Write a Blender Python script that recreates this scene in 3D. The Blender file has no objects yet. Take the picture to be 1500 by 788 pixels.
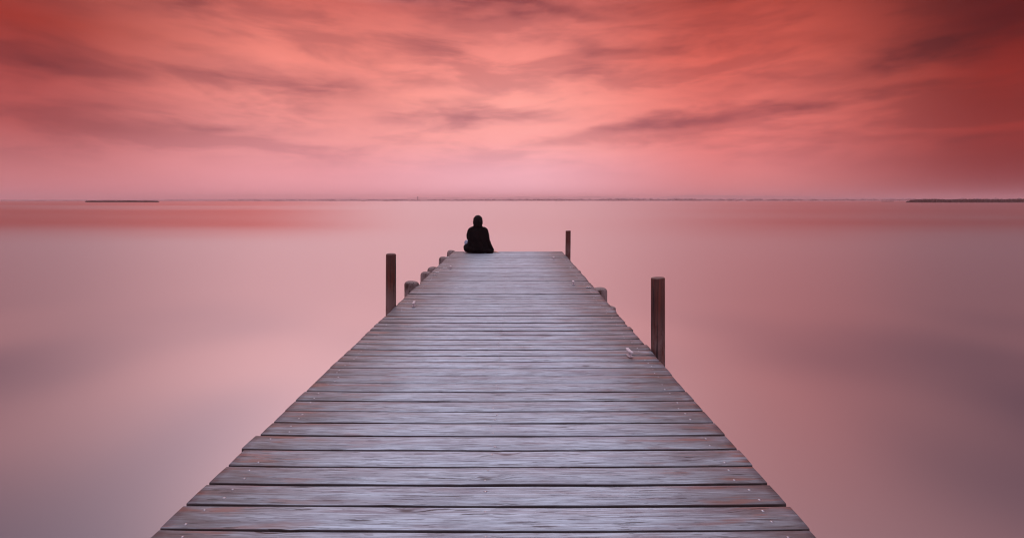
import bpy, bmesh, math, random
from mathutils import Vector, Matrix
R = math.radians
random.seed(11)
sc = bpy.context.scene
C = sc.collection

# ------------------------------------------------------------------ camera
F_PX, CX, HY, CAMH = 800.0, 750.0, 292.5, 1.25      # of the 1500 x 788 photograph
cam = bpy.data.cameras.new('camera')
co = bpy.data.objects.new('camera', cam); C.objects.link(co)
co.location = (0, 0, CAMH); co.rotation_euler = (R(90), 0, 0)
cam.sensor_width = 36; cam.lens = 36 * F_PX / 1500
cam.shift_y = -(394 - HY) / 1500
cam.clip_start = 0.05; cam.clip_end = 30000
sc.camera = co

# ------------------------------------------------------------------ view
sc.view_settings.view_transform = 'Standard'; sc.view_settings.look = 'None'
sc.view_settings.exposure = 0; sc.view_settings.gamma = 1
try: sc.view_settings.use_curve_mapping = False
except Exception: pass
sc.cycles.max_bounces = 8; sc.cycles.volume_bounces = 2
try:
    sc.cycles.use_denoising = True; sc.cycles.denoising_prefilter = 'ACCURATE'; sc.cycles.filter_width = 1.1
except Exception: pass

def lin(c, a=1.0):
    o = []
    for v in c[:3]:
        v = v / 255
        o.append(v / 12.92 if v <= .04045 else ((v + .055) / 1.055) ** 2.4)
    return (*o, a)

class NT:
    """short hand for building a node tree"""
    def __init__(s, tree): s.t = tree; s.t.nodes.clear()
    def n(s, typ, **kw):
        nd = s.t.nodes.new(typ)
        for k, v in kw.items(): setattr(nd, k, v)
        return nd
    def put(s, sock, v):
        if isinstance(v, bpy.types.NodeSocket): s.t.links.new(v, sock)
        elif v is not None: sock.default_value = v
    def m(s, op, a, b=None, c=None, clamp=False):
        nd = s.n('ShaderNodeMath', operation=op, use_clamp=clamp)
        for i, v in enumerate((a, b, c)): s.put(nd.inputs[i], v)
        return nd.outputs[0]
    def vm(s, op, a, b=None):
        nd = s.n('ShaderNodeVectorMath', operation=op)
        s.put(nd.inputs[0], a); s.put(nd.inputs[1], b)
        return nd.outputs['Value'] if op in ('LENGTH', 'DOT_PRODUCT') else nd.outputs[0]
    def mr(s, v, a, b, c=0., d=1., t='SMOOTHSTEP'):
        nd = s.n('ShaderNodeMapRange', interpolation_type=t)
        for i, q in enumerate((v, a, b, c, d)): s.put(nd.inputs[i], q)
        return nd.outputs[0]
    def mix(s, f, a, b, mode='MIX'):
        nd = s.n('ShaderNodeMix', data_type='RGBA', blend_type=mode)
        s.put(nd.inputs[0], f); s.put(nd.inputs[6], a); s.put(nd.inputs[7], b)
        return nd.outputs[2]
    def noise(s, vec, scale=1., detail=3., rough=.5, dist=0., col=False):
        nd = s.n('ShaderNodeTexNoise')
        s.put(nd.inputs['Vector'], vec); nd.inputs['Scale'].default_value = scale
        nd.inputs['Detail'].default_value = detail; nd.inputs['Roughness'].default_value = rough
        nd.inputs['Distortion'].default_value = dist
        return nd.outputs['Color' if col else 'Fac']
    def comb(s, x, y, z):
        nd = s.n('ShaderNodeCombineXYZ')
        for i, v in enumerate((x, y, z)): s.put(nd.inputs[i], v)
        return nd.outputs[0]
    def sep(s, v):
        nd = s.n('ShaderNodeSeparateXYZ'); s.put(nd.inputs[0], v); return nd.outputs
    def ramp(s, f, stops, lo, hi):
        nd = s.n('ShaderNodeValToRGB'); cr = nd.color_ramp
        while len(cr.elements) > 1: cr.elements.remove(cr.elements[-1])
        for i, (p, c) in enumerate(stops):
            e = cr.elements[0] if i == 0 else cr.elements.new((p - lo) / (hi - lo))
            e.position = (p - lo) / (hi - lo); e.color = lin(c)
        s.put(nd.inputs[0], s.mr(f, lo, hi, t='LINEAR'))
        return nd.outputs[0]

# ------------------------------------------------------------------ sky (world)
SUN_AZ, SUN_EL = -12.0, 62.0
world = bpy.data.worlds.new('World'); sc.world = world; world.use_nodes = True
w = NT(world.node_tree)
gen = w.n('ShaderNodeTexCoord').outputs['Generated']
d = w.vm('NORMALIZE', gen)
dx, dy, dz = w.sep(d)[:3]
az = w.m('MULTIPLY', w.m('ARCTAN2', dx, dy), 180 / math.pi)
el = w.m('MULTIPLY', w.m('ARCSINE', dz), 180 / math.pi)
HI = [(52, (204, 192, 210)), (60, (206, 198, 216)), (90, (214, 216, 244))]
cols = [
    (-43, [(0, (200, 124, 132)), (3, (192, 110, 112)), (6, (170, 78, 76)), (10, (170, 68, 62)), (14, (146, 42, 28)), (18, (150, 66, 60)), (22, (150, 84, 84)), (28, (98, 84, 92)), (38, (88, 82, 94))]),
    (-22, [(0, (236, 162, 172)), (3, (232, 152, 158)), (6, (228, 144, 142)), (10, (236, 140, 130)), (14, (230, 128, 115)), (19, (196, 94, 84)), (23.5, (232, 176, 184)), (28, (112, 98, 108)), (38, (94, 88, 102))]),
    (0,   [(0, (244, 184, 198)), (3, (246, 178, 188)), (6, (248, 164, 160)), (10, (248, 158, 148)), (14, (238, 138, 127)), (20.5, (200, 98, 90)), (24.5, (246, 190, 200)), (29, (128, 102, 112)), (38, (104, 90, 102))]),
    (22,  [(0, (212, 128, 130)), (3, (218, 122, 122)), (6, (224, 118, 112)), (10, (226, 112, 100)), (14, (208, 90, 76)), (19, (172, 66, 54)), (23.5, (216, 118, 112)), (28, (146, 88, 86)), (38, (112, 80, 84))]),
    (43,  [(0, (112, 18, 14)), (3, (128, 28, 20)), (6, (146, 40, 28)), (10, (134, 32, 18)), (14, (92, 10, 2)), (18, (92, 20, 12)), (22, (136, 34, 24)), (28, (104, 46, 42)), (38, (80, 56, 58))]),
]
base = None; prev = None
for a, st in cols:
    c = w.ramp(el, st + HI, 0, 90)
    base = c if base is None else w.mix(w.mr(az, prev, a), base, c)
    prev = a
back = w.ramp(el, [(0, (176, 150, 168)), (20, (184, 165, 185)), (45, (196, 184, 206)), (90, (214, 212, 236))], 0, 90)
absaz = w.m('ABSOLUTE', az)
base = w.mix(w.mr(absaz, 46, 110), base, back)
# drifting cloud texture in azimuth / elevation
az2 = w.m('MULTIPLY', az, az)
elc = w.m('SUBTRACT', el, w.m('MULTIPLY', az2, .0009))
cv = w.comb(w.m('MULTIPLY', az, .085), w.m('MULTIPLY', elc, .36), 3.1)
n1 = w.noise(cv, 1.0, 4.0, .55, .35)
cv2 = w.comb(w.m('MULTIPLY', az, .22), w.m('MULTIPLY', elc, .8), 7.7)
n2 = w.noise(cv2, 1.0, 3.0, .5, .5)
warp = w.noise(w.comb(w.m('MULTIPLY', az, .16), w.m('MULTIPLY', el, .5), 1.0), 1.0, 3.0, .5, 0., True)
wx, wy, wz = w.sep(warp)[:3]
waz = w.m('ADD', az, w.m('MULTIPLY', w.m('SUBTRACT', wx, .5), 9.0))
wel = w.m('ADD', el, w.m('MULTIPLY', w.m('SUBTRACT', wy, .5), 3.4))
wpos = w.comb(waz, wel, 0.)
BLOBS = [  # px, py, half length, half height, slope, strength
    (700, 4, 185, 30, .0, .85), (880, 20, 70, 14, .05, .50), (870, 66, 55, 14, .0, .55), (852, 106, 62, 15, -.04, .50), (960, 72, 90, 10, -.05, .30),
    (390, 112, 170, 26, .14, .50), (500, 128, 110, 30, .05, .38), (70, 92, 150, 18, .17, .55), (640, 66, 70, 24, .0, .30), (560, 168, 90, 18, .0, .26),
    (700, 174, 170, 14, -.02, .40), (990, 180, 125, 13, -.05, .62), (1150, 155, 110, 14, -.13, .62), (1310, 130, 120, 13, -.08, .62),
    (1090, 128, 160, 18, -.16, .40), (1380, 75, 130, 22, -.30, .55), (1290, 100, 190, 18, -.25, .45), (240, 4, 80, 18, .0, .45),
    (1250, 204, 330, 12, -.01, .34), (330, 190, 200, 12, .05, .28), (200, 150, 180, 16, .12, .25), (1130, 60, 170, 14, -.12, .25), (120, 20, 90, 14, .1, .25),
]
def azel(px, py):
    u = px - CX; return math.degrees(math.atan2(u, F_PX)), math.degrees(math.atan2(HY - py, math.hypot(F_PX, u)))
dark = None
for px, py, hl, hh, sl, st in BLOBS:
    a0, e0 = azel(px, py); a1, e1 = azel(px + hl, py + hl * sl); a2, e2 = azel(px - hl, py - hl * sl)
    _, e3 = azel(px, py - hh)
    mp = w.n('ShaderNodeMapping', vector_type='TEXTURE')
    w.put(mp.inputs['Vector'], wpos)
    mp.inputs['Location'].default_value = (a0, e0, 0)
    mp.inputs['Rotation'].default_value = (0, 0, math.atan2(e1 - e2, a1 - a2))
    mp.inputs['Scale'].default_value = (math.hypot(a1 - a2, e1 - e2) / 2 * 1.25, (e3 - e0) * 1.5, 1)
    f = w.m('MULTIPLY', w.mr(w.vm('LENGTH', mp.outputs[0]), 1., 0.), st)
    dark = f if dark is None else w.m('ADD', dark, f)
streak = w.m('MULTIPLY', w.m('MULTIPLY', dark, .9), w.mr(n2, .25, .65, .62, 1.1))
soft = w.m('MULTIPLY', w.mr(n1, .42, .64), .40)
upper = w.mr(el, 1.0, 6.0)
dk = w.m('MULTIPLY', w.m('ADD', streak, soft), upper, None)
dk = w.m('MINIMUM', dk, .85)
cloudcol = w.mix(1., base, lin((158, 150, 174)), 'MULTIPLY')
sky = w.mix(dk, base, cloudcol)
lite = w.m('MULTIPLY', w.m('MULTIPLY', w.mr(n1, .48, .28), .22), upper)
sky = w.mix(lite, sky, w.mix(1., sky, (1.30, 1.34, 1.32, 1), 'MULTIPLY'))
# unseen bright break in the cloud deck, added overhead to brighten the water
eb = w.m('ADD', w.m('ADD', el, w.m('MULTIPLY', w.m('SUBTRACT', wy, .5), 1.2)), w.m('MULTIPLY', az2, .0030))
added_brk = w.m('MULTIPLY', w.mr(w.m('ABSOLUTE', w.m('ADD', az, 10.)), 38., 6.), w.mr(w.m('ABSOLUTE', w.m('SUBTRACT', eb, 24.9)), 4.2, 1.2))
sky = w.mix(added_brk, sky, (3.3, 2.55, 2.75, 1))
# the physical sky, dusk-dim, under the cloud deck
nish = w.n('ShaderNodeTexSky', sky_type='NISHITA')
nish.sun_disc = False; nish.sun_elevation = R(SUN_EL); nish.sun_rotation = R(SUN_AZ)
nt = w.mix(1., nish.outputs[0], (1., .62, .66, 1), 'MULTIPLY')
bg1 = w.n('ShaderNodeBackground'); w.put(bg1.inputs[0], sky); w.put(bg1.inputs[1], w.mr(el, 38., 60., 1.08, 1.85))
bg2 = w.n('ShaderNodeBackground'); w.put(bg2.inputs[0], nt); bg2.inputs[1].default_value = 0.001
ad = w.n('ShaderNodeAddShader')
w.t.links.new(bg1.outputs[0], ad.inputs[0]); w.t.links.new(bg2.outputs[0], ad.inputs[1])
wo = w.n('ShaderNodeOutputWorld'); w.t.links.new(ad.outputs[0], wo.inputs[0])

# ------------------------------------------------------------------ sun behind thin cloud
sl = bpy.data.lights.new('sun', 'SUN'); sl.energy = 0.6; sl.angle = R(30); sl.color = (1, .93, .90)
so = bpy.data.objects.new('sun', sl); C.objects.link(so)
sv = Vector((math.sin(R(SUN_AZ)) * math.cos(R(SUN_EL)), math.cos(R(SUN_AZ)) * math.cos(R(SUN_EL)), math.sin(R(SUN_EL))))
so.rotation_euler = sv.to_track_quat('Z', 'Y').to_euler(); so.location = sv * 50

# ------------------------------------------------------------------ helpers
def mat(name):
    m = bpy.data.materials.new(name); m.use_nodes = True
    t = NT(m.node_tree)
    o = t.n('ShaderNodeOutputMaterial'); p = t.n('ShaderNodeBsdfPrincipled')
    t.t.links.new(p.outputs[0], o.inputs[0])
    return m, t, p, o
def bump(t, p, h, strength=.3, dist=.005):
    b = t.n('ShaderNodeBump'); t.put(b.inputs['Height'], h)
    b.inputs['Strength'].default_value = strength; b.inputs['Distance'].default_value = dist
    t.t.links.new(b.outputs[0], p.inputs['Normal'])
def obj(name, bm, m, parent=None, smooth=True):
    me = bpy.data.meshes.new(name)
    if isinstance(bm, bmesh.types.BMesh):
        bm.to_mesh(me); bm.free()
    else: me = bm; me.name = name
    for q in (m if isinstance(m, (list, tuple)) else [m]): me.materials.append(q)
    if smooth: me.polygons.foreach_set('use_smooth', [True] * len(me.polygons))
    o = bpy.data.objects.new(name, me); C.objects.link(o)
    if parent: o.parent = parent
    return o
def tag(o, label, cat, group=None):
    o['label'] = label; o['category'] = cat
    if group: o['group'] = group
    return o
def empty(name, loc=(0, 0, 0), rz=0):
    o = bpy.data.objects.new(name, None); C.objects.link(o); o.location = loc; o.rotation_euler = (0, 0, rz); return o
def loft(bm, rings, close=True, caps=True, mi=0):
    vr = [[bm.verts.new(p) for p in r] for r in rings]
    n = len(rings[0])
    for a, b in zip(vr, vr[1:]):
        for i in range(n if close else n - 1):
            f = bm.faces.new((a[i], a[(i + 1) % n], b[(i + 1) % n], b[i])); f.material_index = mi
    if caps:
        bm.faces.new(list(reversed(vr[0]))).material_index = mi
        bm.faces.new(vr[-1]).material_index = mi
    return vr
def box(bm, x0, x1, y0, y1, z0, z1, mi=0):
    loft(bm, [[(x0, y0, z), (x1, y0, z), (x1, y1, z), (x0, y1, z)] for z in (z0, z1)], mi=mi)

# ------------------------------------------------------------------ materials
def wood_deck():
    m, t, p, o = mat('weathered_deck_boards')
    geo = t.n('ShaderNodeNewGeometry').outputs['Position']
    pid = t.n('ShaderNodeAttribute', attribute_name='board').outputs['Fac']
    tone = t.n('ShaderNodeAttribute', attribute_name='tone').outputs['Fac']
    x, y, z = t.sep(geo)[:3]
    xo = t.m('ADD', x, t.m('MULTIPLY', pid, 61.7)); yo = t.m('ADD', y, t.m('MULTIPLY', pid, 13.3))
    # knots: sparse cells stretched along the board
    vo = t.n('ShaderNodeTexVoronoi'); vo.feature = 'F1'
    t.put(vo.inputs['Vector'], t.comb(t.m('MULTIPLY', xo, 2.3), t.m('MULTIPLY', yo, 7.5), 0.)); vo.inputs['Scale'].default_value = 1.
    kd = vo.outputs['Distance']; kc = t.sep(vo.outputs['Color'])[0]
    haskn = t.m('GREATER_THAN', kc, .42)
    knot = t.m('MULTIPLY', t.mr(kd, .10, .035), haskn)
    halo = t.m('MULTIPLY', t.mr(kd, .30, .06), haskn)
    swirl = t.m('MULTIPLY', halo, .018)
    ys = t.m('ADD', yo, swirl)
    fine = t.noise(t.comb(t.m('MULTIPLY', xo, 5.), t.m('MULTIPLY', ys, 120.), 0.), 1., 5., .7)
    grain = t.noise(t.comb(t.m('MULTIPLY', xo, 1.1), t.m('MULTIPLY', ys, 52.), 2.), 1., 4., .6, .3)
    broad = t.noise(t.comb(t.m('MULTIPLY', xo, 1.3), t.m('MULTIPLY', yo, 9.), 5.), 1., 3., .55)
    blot = t.noise(t.comb(t.m('MULTIPLY', xo, 6.), t.m('MULTIPLY', yo, 22.), 8.), 1., 4., .6)
    ckn = t.noise(t.comb(t.m('MULTIPLY', xo, 3.2), t.m('MULTIPLY', ys, 84.), 11.), 1., 3., .55)
    crack = t.mr(ckn, .645, .662)
    ckn2 = t.noise(t.comb(t.m('MULTIPLY', xo, 6.), t.m('MULTIPLY', ys, 110.), 14.), 1., 3., .6)
    crack2 = t.m('MULTIPLY', t.mr(ckn2, .635, .66), .75)
    pale = t.mr(t.noise(t.comb(t.m('MULTIPLY', xo, 5.), t.m('MULTIPLY', ys, 78.), 17.), 1., 3., .6), .62, .68)
    crack = t.m('MAXIMUM', crack, crack2)
    c = t.mix(t.mr(grain, .30, .70), lin((156, 167, 178)), lin((196, 211, 222)))
    c = t.mix(t.m('MULTIPLY', t.mr(fine, .44, .62), .68), c, lin((92, 88, 98)))
    c = t.mix(t.m('MULTIPLY', t.mr(broad, .45, .70), .5), c, lin((112, 108, 122)))
    c = t.mix(t.m('MULTIPLY', t.mr(blot, .50, .72), .38), c, lin((88, 82, 92)))
    c = t.mix(t.m('MULTIPLY', pale, .25), c, lin((214, 214, 228)))
    ao = t.m('ABSOLUTE', t.m('ADD', x, .11))
    edge = t.mr(ao, .45, 1.25)
    grime = t.noise(t.comb(t.m('MULTIPLY', xo, 3.), t.m('MULTIPLY', yo, 14.), 21.), 1., 4., .6)
    c = t.mix(t.m('MULTIPLY', edge, t.mr(grime, .25, .65, .45, .95)), c, lin((86, 70, 68)))
    rust = t.noise(t.comb(t.m('MULTIPLY', xo, 2.6), t.m('MULTIPLY', yo, 18.), 31.), 1., 4., .6)
    rf = t.m('MULTIPLY', t.mr(rust, .51, .66), t.m('ADD', t.m('MULTIPLY', edge, .58), .16))
    c = t.mix(rf, c, lin((134, 84, 70)))
    c = t.mix(t.m('MULTIPLY', t.m('MULTIPLY', halo, t.mr(fine, .35, .6, .4, 1.)), .55), c, lin((92, 84, 92)))
    c = t.mix(t.m('MULTIPLY', knot, .8), c, lin((56, 44, 44)))
    c = t.mix(t.m('MULTIPLY', crack, .92), c, lin((38, 29, 30)))
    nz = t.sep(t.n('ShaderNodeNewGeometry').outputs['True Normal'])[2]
    c = t.mix(t.mr(nz, .75, .2, 0., .9), c, lin((62, 46, 42)))      # unbleached sawn sides, painted darker still so seams between boards read as shade
    hsv = t.n('ShaderNodeHueSaturation'); t.put(hsv.inputs['Color'], c); t.put(hsv.inputs['Value'], tone)
    t.put(p.inputs['Base Color'], hsv.outputs[0])
    t.put(p.inputs['Roughness'], t.mr(grain, .3, .7, .42, .62))
    p.inputs['Specular IOR Level'].default_value = .5
    h = t.m('SUBTRACT', t.m('ADD', t.m('MULTIPLY', grain, .6), t.m('MULTIPLY', fine, .35)), t.m('MULTIPLY', crack, .9))
    h = t.m('SUBTRACT', h, t.m('MULTIPLY', knot, .3))
    bump(t, p, h, .55, .004)
    return m
def wood_post(name, dark, mid, pale, palez):
    """upright timber: grain along z, greyed by weather below palez (object space)"""
    m, t, p, o = mat(name)
    ob = t.n('ShaderNodeTexCoord').outputs['Object']
    rnd = t.n('ShaderNodeObjectInfo').outputs['Random']
    x, y, z = t.sep(ob)[:3]
    k = t.m('MULTIPLY', rnd, 40.)
    gr = t.noise(t.comb(t.m('ADD', t.m('MULTIPLY', x, 60.), k), t.m('MULTIPLY', y, 60.), t.m('MULTIPLY', z, 2.2)), 1., 4., .6, .4)
    ck = t.noise(t.comb(t.m('ADD', t.m('MULTIPLY', x, 34.), k), t.m('MULTIPLY', y, 34.), t.m('MULTIPLY', z, 1.2)), 1., 2., .5)
    bl = t.noise(t.comb(t.m('ADD', t.m('MULTIPLY', x, 9.), k), t.m('MULTIPLY', y, 9.), t.m('MULTIPLY', z, 4.)), 1., 4., .6)
    c = t.mix(t.mr(gr, .3, .7), lin(dark), lin(mid))
    wf = t.m('MULTIPLY', t.mr(bl, .36, .56), t.mr(z, palez + .25, palez - .15, .10, .9))
    c = t.mix(wf, c, lin(pale))
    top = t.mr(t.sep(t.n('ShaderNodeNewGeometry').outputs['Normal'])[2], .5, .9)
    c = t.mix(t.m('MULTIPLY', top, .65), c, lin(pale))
    crack = t.mr(ck, .60, .66)
    c = t.mix(t.m('MULTIPLY', crack, .85), c, lin((26, 14, 12)))
    t.put(p.inputs['Base Color'], c); p.inputs['Roughness'].default_value = .75
    bump(t, p, t.m('SUBTRACT', gr, crack), .6, .006)
    return m
def flat_mat(name, col, rough=.6, metal=0., nscale=20., amt=.25, bmp=0., spec=.5):
    m, t, p, o = mat(name)
    ob = t.n('ShaderNodeTexCoord').outputs['Object']
    n = t.noise(ob, nscale, 4., .6)
    c = lin(col)
    t.put(p.inputs['Base Color'], t.mix(t.m('MULTIPLY', t.mr(n, .35, .7), amt), c, tuple(v * .45 for v in c[:3]) + (1,)))
    p.inputs['Roughness'].default_value = rough; p.inputs['Metallic'].default_value = metal
    p.inputs['Specular IOR Level'].default_value = spec
    if bmp: bump(t, p, n, bmp, .01)
    return m
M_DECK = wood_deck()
M_BEAM = flat_mat('dark_wet_timber', (58, 44, 40), .8, 0, 8., .5, .4)
M_NAIL = flat_mat('worn_nail_steel', (190, 186, 190), .35, .8, 300., .4)
M_POST = wood_post('reddish_brown_post', (58, 22, 12), (104, 44, 26), (124, 96, 90), .12)
M_PILE = wood_post('grey_brown_pile', (50, 28, 22), (92, 58, 46), (142, 122, 118), .0)
M_CLEAT = flat_mat('white_painted_metal', (208, 194, 196), .5, 0, 60., .35)
M_COAT = flat_mat('black_cloth', (13, 5, 6), .95, 0, 30., .4, .3, .12)
M_HAIR = flat_mat('dark_hair', (16, 7, 7), .7, 0, 120., .4, .3, .15)
M_SKIN = flat_mat('skin', (206, 146, 120), .5, 0, 25., .12)
M_JEAN = flat_mat('pale_denim', (150, 158, 178), .9, 0, 60., .3, .3)
M_SHOE = flat_mat('dark_shoe', (40, 34, 36), .7, 0, 30., .3)
M_REED = flat_mat('dark_reeds', (58, 44, 30), .85, 0, .6, .5)
M_MUD = flat_mat('mud', (62, 48, 40), .9, 0, .8, .5)
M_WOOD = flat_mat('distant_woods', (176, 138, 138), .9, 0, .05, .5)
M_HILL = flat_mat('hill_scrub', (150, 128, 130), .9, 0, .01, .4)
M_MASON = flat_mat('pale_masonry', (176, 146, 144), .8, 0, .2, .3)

# ------------------------------------------------------------------ water
WZ = -0.6
def water_mat():
    m, t, p, o = mat('lagoon_water')
    pos = t.n('ShaderNodeNewGeometry').outputs['Position']
    x, y, z = t.sep(pos)[:3]
    dist = t.vm('LENGTH', pos)
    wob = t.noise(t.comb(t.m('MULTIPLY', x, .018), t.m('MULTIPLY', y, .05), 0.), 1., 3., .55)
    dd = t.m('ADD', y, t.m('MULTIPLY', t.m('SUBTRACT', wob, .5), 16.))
    red_refl = t.m('MULTIPLY', t.mr(dd, 20., 44.), .85)                                   # band of ruffled water further out, its red sky reflection painted as tint
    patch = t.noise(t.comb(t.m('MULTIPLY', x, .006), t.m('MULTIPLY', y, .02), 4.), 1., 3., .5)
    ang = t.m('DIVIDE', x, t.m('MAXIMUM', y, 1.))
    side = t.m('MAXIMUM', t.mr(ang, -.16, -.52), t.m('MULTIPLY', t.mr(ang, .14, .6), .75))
    br = t.m('MULTIPLY', red_refl, t.m('MULTIPLY', t.mr(patch, .25, .6, .55, 1.), t.m('ADD', t.m('MULTIPLY', side, .88), .12)))
    slow = t.noise(t.comb(t.m('MULTIPLY', x, .30), t.m('MULTIPLY', y, .22), 9.), 1., 1., .4)
    slow = t.m('ADD', .5, t.m('MULTIPLY', t.m('SUBTRACT', slow, .5), t.mr(y, 11., 3.)))
    t.put(p.inputs['Roughness'], t.m('ADD', t.m('ADD', .32, t.m('MULTIPLY', slow, .05)), t.m('MULTIPLY', br, .0)))
    p.inputs['IOR'].default_value = 1.6; p.inputs['Metallic'].default_value = .88
    patchy = t.mix(t.mr(slow, .32, .58), lin((158, 160, 170)), lin((212, 194, 192)))  # greyer and warmer patches by noise, near water only
    t.put(p.inputs['Base Color'], t.mix(br, patchy, lin((202, 130, 122))))
    t.put(p.inputs['Specular Tint'], t.mix(br, (1, 1, 1, 1), lin((222, 150, 142))))     # red sky reflection painted into base and edge colour of the band
    return m
bm = bmesh.new()
vs = [bm.verts.new(v) for v in ((-4900, -150, WZ), (4900, -150, WZ), (4900, 2300, WZ), (-4900, 2300, WZ))]
bm.faces.new(vs)
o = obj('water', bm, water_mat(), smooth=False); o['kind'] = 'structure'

# ------------------------------------------------------------------ far land, hills, haze
bm = bmesh.new()
rs = [[], [], []]
for i in range(141):
    x = -4900 + 70 * i
    sh = 700 + 40 * math.sin(x * .0026) + 14 * math.sin(x * .014 + 1)
    rs[0].append((x, sh, WZ - .3)); rs[1].append((x, sh + 12, -.1)); rs[2].append((x, 4900, 1.2))
loft(bm, rs, close=False, caps=False)
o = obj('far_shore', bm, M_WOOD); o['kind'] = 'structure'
def hill_h(x, y):
    g = lambda c, s, h: h * math.exp(-((x - c) / s) ** 2)
    return (g(450, 420, 20) + g(1300, 380, 24) + g(2000, 700, 18) + g(-300, 500, 14) + g(-1500, 800, 8)
            + 3 * math.sin(x * .011 + 1) + 2 * math.sin(x * .027))
bm = bmesh.new()
rs = []
for j in range(13):
    y = 3000 + j * 120; k = math.sin(math.pi * j / 12) ** .8
    rs.append([(-4700 + 60 * i, y, max(-1, hill_h(-4700 + 60 * i, y) * k + (1.5 * math.sin(i * 1.7 + j) if 0 < j < 12 else -2))) for i in range(158)])
loft(bm, rs, close=False, caps=False)
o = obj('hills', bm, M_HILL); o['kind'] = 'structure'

ICO = {}
def ico(sub):
    if sub not in ICO:
        g = bmesh.new(); bmesh.ops.create_icosphere(g, subdivisions=sub, radius=1)
        g.verts.index_update(); ICO[sub] = ([v.co.copy() for v in g.verts], [[v.index for v in f.verts] for f in g.faces]); g.free()
    return ICO[sub]
class Balls:
    """a soup of balls, quick to gather, later fused into one skin"""
    def __init__(s): s.v, s.f = [], []
    def ball(s, mt, sub=2):
        vs, fs = ico(sub); k = len(s.v)
        s.v += [mt @ q for q in vs]; s.f += [[i + k for i in f] for f in fs]
    def mesh(s):
        me = bpy.data.meshes.new('tmp'); me.from_pydata(s.v, [], s.f); me.update(); return me
def blob(bm, c, rx, ry, rz, jit=.18, sub=1):
    vs, fs = ico(sub); k0 = len(bm.v)
    for q in vs:
        k = 1 + random.uniform(-jit, jit); bm.v.append(Vector((c[0] + q.x * rx * k, c[1] + q.y * ry * k, c[2] + q.z * rz * k)))
    bm.f += [[i + k0 for i in f] for f in fs]
bm = Balls()
x = -1000
while x < 1000:
    sh = 700 + 40 * math.sin(x * .0026) + 14 * math.sin(x * .014 + 1)
    hmod = .55 + .45 * math.sin(x * .0095 + .6) * math.sin(x * .0031)
    h = random.uniform(1.6, 4.0) * (.6 + .5 * hmod) * min(1, max(.4, .75 + x / 700))
    blob(bm, (x, sh + random.uniform(12, 30), h * .42 - .2), random.uniform(2.5, 7), 4, h * .6)
    x += random.uniform(1.6, 5)
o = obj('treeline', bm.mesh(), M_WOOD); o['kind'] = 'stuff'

bm = bmesh.new()
box(bm, -4960, 4960, -210, 4960, WZ - 1.0, 32)
me_h, t, p, o_ = mat('haze_air')
t.t.nodes.remove(p)
pv = t.n('ShaderNodeVolumePrincipled')
pv.inputs['Color'].default_value = (.97, .74, .76, 1); pv.inputs['Density'].default_value = .0005; pv.inputs['Anisotropy'].default_value = .7
t.t.links.new(pv.outputs[0], o_.inputs['Volume'])
o = obj('haze', bm, me_h, smooth=False); o['kind'] = 'stuff'

# chimney tower on the far shore
tw = empty('chimney_tower', (-119, 690, -.2))
tw.scale = (.33, .33, .33); tag(tw, 'faint slender tower rising above the hazy far shore', 'tower')
def ring(r, z, n=16, cx=0, cy=0): return [(cx + r * math.cos(2 * math.pi * i / n), cy + r * math.sin(2 * math.pi * i / n), z) for i in range(n)]
bm = bmesh.new(); loft(bm, [ring(2.6, 0), ring(2.2, 8), ring(1.9, 15.5)]); obj('shaft', bm, M_MASON, tw)
bm = bmesh.new(); loft(bm, [ring(2.3, 15.5), ring(2.3, 16.4)]); obj('rim', bm, M_MASON, tw)
bm = bmesh.new(); box(bm, -9, 9, -5, 5, -.3, 3.2); obj('engine_house', bm, M_MASON, tw, smooth=False)

def reed_islet(label, px0, px1, base_y, hpx, taper0=True, taper1=True, n=2600):
    D = F_PX * (CAMH - WZ) / (base_y - HY)
    x0, x1 = (px0 - CX) * D / F_PX, (px1 - CX) * D / F_PX
    hgt = hpx * D / F_PX; L = x1 - x0; wd = min(14, L * .18 + 2)
    root = empty('reed_islet', ((x0 + x1) / 2 * (1 + wd * .5 / D), D + wd / 2, WZ)); tag(root, label, 'reed islet', 'reed islets far out on the lake')
    bm = bmesh.new(); rs = []
    for z, k in ((-.2, 1.02), (.12, 1.0), (.3, .93)):
        rs.append([(L / 2 * k * math.cos(a) * (1 + .02 * math.sin(5 * a)), wd / 2 * k * math.sin(a) * (1 + .1 * math.sin(7 * a)), z) for a in [2 * math.pi * i / 48 for i in range(48)]])
    loft(bm, rs); obj('mud_bank', bm, M_MUD, root)
    bm = bmesh.new()
    for i in range(n):
        u = random.uniform(-.5, .5); v = random.uniform(-.5, .5)
        if (2 * v) ** 2 + (2 * u) ** 8 > 1: continue
        e = 1.
        if taper0: e = min(e, .25 + (u + .5) * 14)
        if taper1: e = min(e, .25 + (.5 - u) * 14)
        h = hgt * e * random.uniform(.72, 1.0) * (.86 + .14 * math.sin(u * L * .35) * math.sin(u * L * .13 + 1))
        x, y = u * L, v * wd * .92; a = random.uniform(0, math.pi); s = random.uniform(.25, .5) * max(.35, hgt / 2.4)
        ddx, ddy = s * math.cos(a), s * math.sin(a); lx, ly = random.uniform(-.2, .2) * h, random.uniform(-.2, .2) * h
        q = [bm.verts.new(pp) for pp in ((x - ddx, y - ddy, .1), (x + ddx, y + ddy, .1), (x + lx + ddx * .5, y + ly + ddy * .5, h * .8), (x + lx * 1.3, y + ly * 1.3, h), (x + lx - ddx * .5, y + ly - ddy * .5, h * .75))]
        bm.faces.new(q)
    obj('reeds', bm, M_REED, root, smooth=False)
    return root, D
reed_islet('long low dark reed islet at the left end of the horizon', 126, 232, 296.6, 3.2, n=2200)
reed_islet('largest darkest reed bank running out of the right edge of the photo', 1326, 1640, 297.0, 6.2, True, True, 5200)
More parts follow.
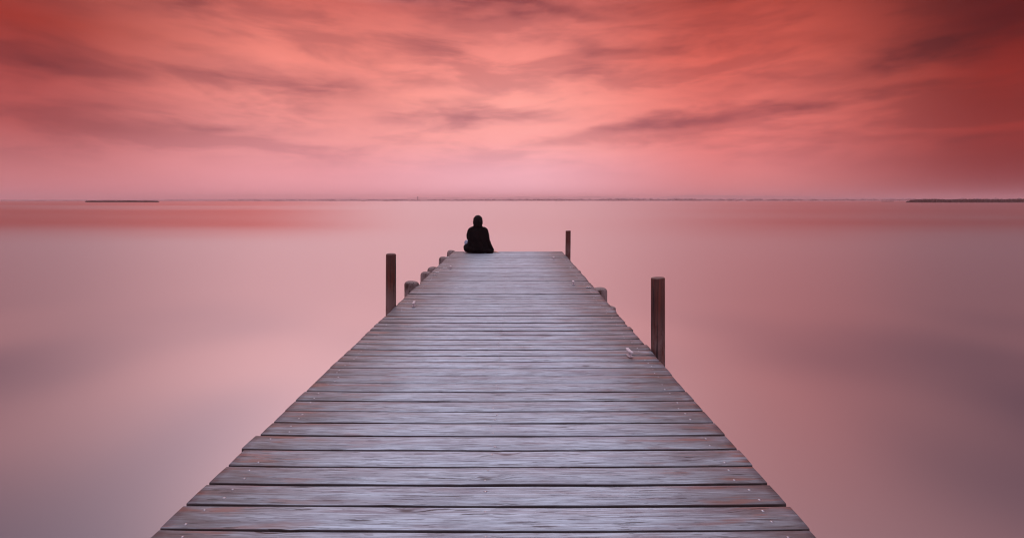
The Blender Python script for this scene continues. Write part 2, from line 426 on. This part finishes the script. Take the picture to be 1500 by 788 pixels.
reed_islet('tiny low islet just left of the big dark reed bank', 1291, 1309, 295.6, 1.1, n=500)

# ------------------------------------------------------------------ pier
PITCH, D0 = .1659, 2.0725
LEFT = lambda y: -1.326 - .0062 * y
RIGHT = lambda y: 1.112 + .0073 * y
END_Y = 13.25
pier = empty('pier', (0, 0, 0)); tag(pier, 'weathered grey plank pier running straight out over calm water', 'pier')
def smooth_noise(seed, n):
    r = random.Random(seed); ph = [(r.uniform(0, 6.28), r.uniform(1, 6), r.uniform(.3, 1)) for _ in range(n)]
    return lambda u: sum(a * math.sin(f * u + q) for q, f, a in ph) / n
bm = bmesh.new()
lay_b = bm.faces.layers.float.new('board'); lay_t = bm.faces.layers.float.new('tone')
nail_at = []
k0 = -7; nb = int(round((END_Y - (D0 + k0 * PITCH)) / PITCH))
for k in range(nb):
    ya = D0 + (k0 + k) * PITCH; yb = ya + PITCH
    yc = (ya + yb) / 2
    gap = random.uniform(.016, .021) if yc > 4 else random.uniform(.013, .017)
    nf, nbk = smooth_noise(k * 7 + 1, 5), smooth_noise(k * 7 + 2, 5)
    zn = smooth_noise(k * 7 + 3, 3)
    zoff = random.uniform(-.0015, .0015) + (.005 if yc > 5.5 and random.random() < .08 else 0); tilt = random.uniform(-.0015, .0015); skew = random.uniform(-.005, .005)
    xl = LEFT(yc) + random.uniform(-.006, .006); xr = RIGHT(yc) + random.uniform(-.006, .006)
    if random.random() < .06: xl += random.choice((-.013, .013))
    if random.random() < .06: xr += random.choice((-.012, .012))
    sag = .009 * max(0, 1 - yc / 8) + random.uniform(0, .002)
    T = .042; rc = .0028
    NX = 60; rings = []
    for i in range(NX + 1):
        u = i / NX; x = xl + (xr - xl) * u
        s = -sag * (1 - (2 * u - 1) ** 2)
        endk = 0
        y0 = ya + gap / 2 + .0022 * nf(u * 5) + skew * (u - .5)
        y1 = yb - gap / 2 + .0022 * nbk(u * 5) + skew * (u - .5)
        z = zoff + s + .002 * zn(u * 4)
        chip = .006 * max(0, nf(u * 23 + 3) - .45) * 2
        zf, zb = z - tilt - chip, z + tilt
        rings.append([(x, y0, zf - T), (x, y0, zf - rc - .0012), (x, y0 + rc * .35, zf - rc * .35), (x, y0 + rc * 1.3, zf),
                      (x, (y0 + y1) / 2, (zf + zb) / 2 + .0015), (x, y1 - rc * 1.1, zb), (x, y1 - rc * .3, zb - rc * .35), (x, y1, zb - rc - .001), (x, y1, zb - T)])
    vr = [[bm.verts.new(q) for q in r] for r in rings]
    fs = []
    for a, b in zip(vr, vr[1:]):
        for i in range(9): fs.append(bm.faces.new((a[i], b[i], b[(i + 1) % 9], a[(i + 1) % 9])))
    fs.append(bm.faces.new(vr[0])); fs.append(bm.faces.new(list(reversed(vr[-1]))))
    rb = random.random(); tn = random.uniform(.90, 1.10)
    if random.random() < .10: tn *= .88
    for f in fs: f[lay_b] = rb; f[lay_t] = tn; f.smooth = True
    fs[-1].smooth = fs[-2].smooth = False
    for xx in (xl + .10 + random.uniform(-.015, .03), -.105 + random.uniform(-.012, .012), xr - .10 - random.uniform(-.015, .03)):
        u = (xx - xl) / (xr - xl)
        for yy in (ya + .045, yb - .045):
            if random.random() < .84:
                nail_at.append((xx + random.uniform(-.012, .012), yy + random.uniform(-.012, .012), zoff - sag * (1 - (2 * u - 1) ** 2) + .0005, rb, tn))
for x, y, z, rb, tn in nail_at:
    r = random.uniform(.005, .0075)
    top = [bm.verts.new((x + r * math.cos(a), y + r * math.sin(a), z + .0012)) for a in [2 * math.pi * i / 8 for i in range(8)]]
    bot = [bm.verts.new((v.co.x, v.co.y, z - .006)) for v in top]
    cen = bm.verts.new((x, y, z + .0030))
    for i in range(8):
        for f in (bm.faces.new((top[i], top[(i + 1) % 8], cen)), bm.faces.new((bot[i], bot[(i + 1) % 8], top[(i + 1) % 8], top[i]))): f.material_index = 1; f.smooth = True
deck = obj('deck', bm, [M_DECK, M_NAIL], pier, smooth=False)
# bearers and cross beams below
for xo in (-1.12, -.105, .92):
    bm = bmesh.new(); box(bm, xo - .05, xo + .05, .5, END_Y - .12, -.24, -.055); obj('bearer', bm, M_BEAM, pier, smooth=False)
for yy in (2.2, 4.6, 7.0, 9.4, 11.8):
    bm = bmesh.new(); box(bm, LEFT(yy) + .09, RIGHT(yy) - .09, yy - .06, yy + .06, -.40, -.243); obj('cross_beam', bm, M_BEAM, pier, smooth=False)
    for xo in (-1.05, .85):
        bm = bmesh.new(); loft(bm, [ring(.085, -2.2, 20, xo, yy), ring(.08, -.403, 20, xo, yy)]); obj('support_pile', bm, M_BEAM, pier)
# mooring cleats
def deck_xy(px, py, z=0.):
    dd = F_PX * (CAMH - z) / (py - HY); return (px - CX) * dd / F_PX, dd
def cleat_mesh():
    bm = bmesh.new()
    pr = [(-.020, 0), (-.020, .010), (-.014, .016), (.014, .016), (.020, .010), (.020, 0)]
    st = [(-.078, .55), (-.070, .9), (-.03, 1), (.03, 1), (.070, .9), (.078, .55)]
    loft(bm, [[(a * s, y, .048 + b * s + (.006 if abs(y) > .06 else 0)) for a, b in pr] for y, s in st])
    for yy in (-.03, .03): loft(bm, [ring(.006, .0635, 10, 0, yy), ring(.004, .068, 10, 0, yy)])
    return bm
def stem_mesh():
    bm = bmesh.new()
    loft(bm, [[(sx * a, sy * b, z) for sx, sy in ((-1, -1), (1, -1), (1, 1), (-1, 1))] for z, a, b in ((.0, .022, .045), (.008, .022, .045), (.010, .011, .026), (.046, .010, .022), (.049, .012, .026))])
    return bm
first = None
for px, py in ((922, 522), (606, 449), (840, 417), (659.5, 394), (811, 380)):
    x, y = deck_xy(px, py)
    if first is None:
        a = obj('cleat', cleat_mesh(), M_CLEAT, pier, smooth=False); b = obj('cleat_stem', stem_mesh(), M_CLEAT, a, smooth=False); first = (a, b)
    else:
        a = first[0].copy(); b = first[1].copy(); C.objects.link(a); C.objects.link(b); a.parent = pier; b.parent = a
    a.location = (x, y, .004); a.rotation_euler = (0, 0, R(random.uniform(-6, 6))); a.scale = (.72, .85, .75)
# bolted plates at the board ends
bm_p = None
for px, py in ((640, 399), (637, 403), (655, 377), (862, 421.5), (836, 392.5), (652, 393)):
    x, y = deck_xy(px, py)
    if bm_p is None:
        bm_p = bmesh.new()
        loft(bm_p, [[(sx * a, sy * b, z) for sx, sy in ((-1, -1), (1, -1), (1, 1), (-1, 1))] for z, a, b in ((0, .034, .020), (.006, .034, .020), (.008, .031, .017))])
        for q in (-.018, .018): loft(bm_p, [ring(.009, .008, 6, q, 0), ring(.009, .017, 6, q, 0)])
        pl = obj('bolt_plate', bm_p, M_NAIL, pier, smooth=False); a = pl
    else:
        a = pl.copy(); C.objects.link(a); a.parent = pier
    a.location = (x, y, .004); a.rotation_euler = (0, 0, R(random.uniform(-20, 20)))

# ------------------------------------------------------------------ posts and piles standing beside the pier
def timber(name, label, cat, group, x, y, r, ztop, m, dome, lean=(0, 0), seed=0):
    rr = random.Random(seed); n = 36; zb = -2.2
    ph = [rr.uniform(0, 6.28) for _ in range(4)]
    cracks = [(rr.uniform(0, 6.28), rr.uniform(.015, .035)) for _ in range(5)]
    def prof(z, k):
        out = []
        for i in range(n):
            a = 2 * math.pi * i / n
            q = r * k * (1 + .025 * math.sin(2 * a + ph[0] + z) + .018 * math.sin(3 * a + ph[1] + z * 2.1) + .008 * math.sin(9 * a + ph[2]))
            for ca, wd in cracks:
                da = abs((a - ca + math.pi) % (2 * math.pi) - math.pi)
                if da < .12: q -= r * wd * (1 - da / .12) * (.5 + .5 * math.sin(z * 3 + ca))
            out.append((q * math.cos(a) + lean[0] * (z - 0), q * math.sin(a) + lean[1] * z, z))
        return out
    H = ztop; rings = [prof(zb, 1.06)]
    for i in range(1, 15): z = zb + (H - dome - zb) * i / 14; rings.append(prof(z, 1.06 - .06 * i / 14))
    tops = ((.2, .985), (.45, .93), (.66, .83), (.82, .69), (.92, .52), (.98, .3), (1., .12)) if dome > .012 else ((.5, .975), (1., .90), (1.0, .55), (1.05, .2))
    tl = rr.uniform(-.12, .12)
    for f, k in tops: rings.append([(px, py, pz + tl * px * min(1, f)) for px, py, pz in prof(H - dome + dome * f, k)])
    bm = bmesh.new(); loft(bm, rings)
    o = obj(name, bm, m); o.location = (x, y, 0); tag(o, label, cat, group); return o
G1, G2 = 'tall mooring posts along the pier', 'short round piles along the pier edges'
timber('mooring_post', 'tall dark brown post with rounded top standing alone off the left pier edge', 'post', G1, -1.430, 6.45, .0575, .617, M_POST, .022, (0, 0), 1)
timber('mooring_post', 'tall flat topped brown post nearest the camera, greyed lower half, right pier edge', 'post', G1, 1.225, 4.577, .0575, .597, M_POST, .010, (-.004, 0), 2)
timber('mooring_post', 'thin far brown post by the right corner of the pier end', 'post', G1, 1.270, 12.4, .056, .545, M_POST, .010, (.01, 0), 3)
timber('short_pile', 'stout tapered pile top, nearest short one on the left pier edge', 'pile', G2, -1.470, 8.0, .105, .060, M_PILE, .055, (-.02, 0), 4)
timber('short_pile', 'second short rounded pile from the camera on the left pier edge', 'pile', G2, -1.475, 9.4, .100, .015, M_PILE, .07, (.0, 0), 5)
timber('short_pile', 'low grey pile top touching the far side of the second left pile', 'pile', G2, -1.470, 10.15, .10, .005, M_PILE, .075, (.03, 0), 6)
timber('short_pile', 'rounded pile fourth along the left pier edge, short of the pier end', 'pile', G2, -1.500, 12.0, .105, .0, M_PILE, .085, (.02, 0), 7)
timber('short_pile', 'farthest left pile peeking out beside the left corner of the pier end', 'pile', G2, -1.520, 13.75, .11, -.02, M_PILE, .09, (.03, 0), 8)
timber('short_pile', 'small dark pile stub below the far right post', 'pile', G2, 1.235, 10.46, .085, -.10, M_PILE, .04, (0, 0), 9)
timber('short_pile', 'large square shouldered pile top on the right pier edge', 'pile', G2, 1.285, 8.06, .115, -.045, M_PILE, .06, (0, 0), 10)
timber('short_pile', 'low broken pile stub just in front of the large right pile', 'pile', G2, 1.215, 6.85, .085, -.085, M_PILE, .03, (0, 0), 11)

# ------------------------------------------------------------------ person
def cap(bm, pts, sub=2):
    """chain of overlapping spheres: pts = [(x, y, z, r), ...]"""
    for (a, b) in zip(pts, pts[1:]) if len(pts) > 1 else [(pts[0], pts[0])]:
        va, vb = Vector(a[:3]), Vector(b[:3]); L = (vb - va).length
        n = max(1, int(L / (min(a[3], b[3]) * .4)))
        for i in range(n + 1):
            f = i / n; c = va.lerp(vb, f); r = a[3] + (b[3] - a[3]) * f
            bm.ball(Matrix.Translation(c) @ Matrix.Diagonal((r, r, r, 1)), sub)
def ell(bm, c, r, rot=(0, 0, 0), sub=3):
    bm.ball(Matrix.Translation(c) @ Matrix.Rotation(rot[2], 4, 'Z') @ Matrix.Rotation(rot[1], 4, 'Y') @ Matrix.Rotation(rot[0], 4, 'X') @ Matrix.Diagonal((*r, 1)), sub)
def fused(bm, voxel, smooth_it=4, disp=None):
    me = bm.mesh()
    t = bpy.data.objects.new('tmp', me); C.objects.link(t)
    md = t.modifiers.new('r', 'REMESH'); md.mode = 'VOXEL'; md.voxel_size = voxel
    ms = t.modifiers.new('s', 'SMOOTH'); ms.iterations = smooth_it; ms.factor = .5
    dg = bpy.context.evaluated_depsgraph_get()
    out = bpy.data.meshes.new_from_object(t.evaluated_get(dg))
    bpy.data.objects.remove(t)
    if disp:
        nv = [(v.co.copy(), v.normal.copy()) for v in out.vertices]
        out.vertices.foreach_set('co', [q for c, n in nv for q in c + n * disp(c)]); out.update()
    return out
per = empty('person', (-.805, 12.80, .008))
tag(per, 'person in a dark coat sitting on the pier end, back turned, looking over the water', 'person')
bm = Balls()
ell(bm, (0, .02, .13), (.17, .13, .12)); cap(bm, [(0, .02, .16, .125), (0, .03, .32, .115), (0, .05, .46, .125), (0, .07, .53, .09)])
cap(bm, [(-.15, .06, .535, .055), (.15, .06, .535, .055)])
cap(bm, [(0, .075, .56, .055), (0, .10, .67, .05)])
ell(bm, (0, .115, .755), (.076, .094, .112), (R(-6), 0, 0)); ell(bm, (0, .14, .70), (.058, .068, .06))
ell(bm, (0, .213, .742), (.012, .02, .022)); ell(bm, (0, .205, .765), (.008, .014, .03)); ell(bm, (0, .196, .705), (.024, .012, .007)); ell(bm, (0, .196, .694), (.021, .012, .007))
ell(bm, (0, .190, .668), (.024, .022, .02)); ell(bm, (0, .19, .785), (.055, .016, .012))
for s in (-1, 1):
    ell(bm, (s * .076, .105, .748), (.010, .020, .033), (R(-10), 0, 0)); ell(bm, (s * .03, .192, .766), (.013, .010, .008))
    ell(bm, (s * .042, .178, .728), (.025, .022, .022))
cap(bm, [(.155, .05, .52, .05), (.21, .02, .33, .040), (.345, .0, .065, .026)])            # right arm, propped on the boards
cap(bm, [(-.155, .06, .52, .05), (-.205, .10, .35, .040), (-.13, .30, .26, .026)])        # left arm in the lap
def hand(bm, wrist, fw, side, up, flat=False, curl=.5):
    """wrist point, forward / thumb-side / back-of-hand directions"""
    fw, side, up = Vector(fw).normalized(), Vector(side).normalized(), Vector(up).normalized(); wv = Vector(wrist)
    for k in (-.026, -.009, .009, .026):
        a = wv + fw * .01 + side * k * .8; b = wv + fw * .085 + side * k
        cap(bm, [(*a, .013), (*b, .0115)], 1)
    for k, L in ((.027, .068), (.009, .078), (-.009, .072), (-.027, .056)):
        p0 = wv + fw * .085 + side * k; dr = (fw + side * k * 5 - up * curl * .25).normalized(); p1 = p0 + dr * L * .5
        dr2 = (fw + side * k * 4 - up * curl).normalized(); p2 = p1 + dr2 * L * .3; dr3 = (fw - up * curl * 1.8).normalized(); p3 = p2 + dr3 * L * .22
        cap(bm, [(*p0, .0095), (*p1, .009), (*p2, .0082), (*p3, .007)], 1)
    t0 = wv + fw * .02 + side * .028; t1 = wv + fw * .055 + side * .058 - up * .008; t2 = wv + fw * .088 + side * .070 - up * .012
    cap(bm, [(*t0, .013), (*t1, .0105), (*t2, .0085)], 1)
hand(bm, (.352, .0, .036), (.96, .12, -.22), (-.12, 1, 0), (.1, 0, 1), curl=.02)
hand(bm, (-.125, .305, .255), (.85, .5, -.15), (.0, .3, .95), (-.2, .9, -.1), curl=.7)
# legs: left knee drawn up and out to the side, right leg over the edge
cap(bm, [(-.10, .03, .115, .085), (-.265, .27, .205, .058)]); cap(bm, [(-.265, .27, .205, .055), (-.16, .30, .12, .052), (-.02, .33, .065, .036)])
cap(bm, [(.10, .03, .10, .085), (.125, .47, .065, .06)]); cap(bm, [(.125, .47, .065, .057), (.127, .50, -.12, .054), (.13, .49, -.33, .036)])
cap(bm, [(-.02, .33, .06, .036), (.06, .35, .045, .03), (.10, .36, .035, .022)]); cap(bm, [(.13, .49, -.34, .036), (.14, .55, -.38, .032), (.145, .62, -.39, .024)])
obj('body', fused(bm, .005, 3), M_SKIN, per)
for s in (-1, 1):
    bm = Balls(); ell(bm, (s * .03, .197, .766), (.0085, .007, .0055)); obj('eye', bm.mesh(), M_HAIR, per)
fold = smooth_noise(99, 4); fold2 = smooth_noise(98, 4)
bm = Balls()
# coat: back, shoulders, sleeves, skirt spreading on the boards
cap(bm, [(0, .02, .16, .20), (0, .03, .30, .19), (0, .05, .44, .165), (0, .07, .54, .095)])
for s in (-1, 1): cap(bm, [(s * .10, .02, .12, .15), (s * .11, .03, .30, .135), (s * .115, .05, .45, .115), (s * .09, .06, .53, .085)])
ell(bm, (0, .0, .08), (.285, .18, .10)); ell(bm, (-.17, .05, .09), (.165, .17, .10), (0, 0, R(20))); ell(bm, (.12, .0, .05), (.22, .17, .055))
ell(bm, (-.20, .10, .12), (.13, .16, .10), (0, 0, R(-35)))
cap(bm, [(-.13, .06, .535, .078), (.135, .06, .53, .078)]); cap(bm, [(-.05, .06, .575, .075), (.05, .06, .575, .075)]); ell(bm, (0, .06, .64), (.105, .09, .055))
cap(bm, [(.165, .05, .51, .078), (.205, .03, .40, .072), (.225, .0, .28, .066), (.285, .0, .15, .058), (.340, .0, .068, .044)])
ell(bm, (.255, -.02, .035), (.125, .11, .055), (0, R(10), 0)); cap(bm, [(.15, .0, .22, .10), (.20, .0, .12, .09), (.25, .0, .06, .06)])
cap(bm, [(-.165, .06, .51, .078), (-.200, .08, .43, .070), (-.212, .10, .35, .064), (-.185, .22, .30, .052), (-.14, .29, .27, .044)])
cap(bm, [(.08, .05, .10, .115), (.11, .24, .09, .095)])
obj('coat', fused(bm, .007, 6, lambda c: .006 * fold(c.z * 9 + c.x * 14) + .005 * fold2(c.x * 18 - c.z * 12 + c.y * 10)), M_COAT, per)
bm = Balls()
cap(bm, [(-.15, .12, .145, .088), (-.272, .27, .212, .070)]); cap(bm, [(-.272, .27, .212, .068), (-.16, .305, .125, .060), (-.04, .33, .07, .046)])
cap(bm, [(.11, .20, .09, .088), (.125, .47, .067, .072)]); cap(bm, [(.125, .47, .067, .070), (.127, .50, -.12, .064), (.13, .49, -.30, .052)])
obj('jeans', fused(bm, .007, 5), M_JEAN, per)
for pts in ([(-.015, .32, .055, .046), (.06, .35, .048, .042), (.112, .365, .042, .032)], [(.13, .485, -.345, .046), (.14, .55, -.385, .043), (.147, .635, -.395, .031)]):
    bm = Balls(); cap(bm, pts); obj('shoe', fused(bm, .006, 4), M_SHOE, per)
bm = Balls()
ell(bm, (0, .082, .765), (.108, .108, .112)); ell(bm, (0, .058, .715), (.120, .09, .085)); ell(bm, (0, .045, .675), (.116, .075, .05))
for s in (-1, 1): ell(bm, (s * .088, .095, .715), (.024, .062, .082))
obj('hair', fused(bm, .006, 4, lambda c: .0025 * math.sin(c.x * 160 + c.z * 14)), M_HAIR, per)
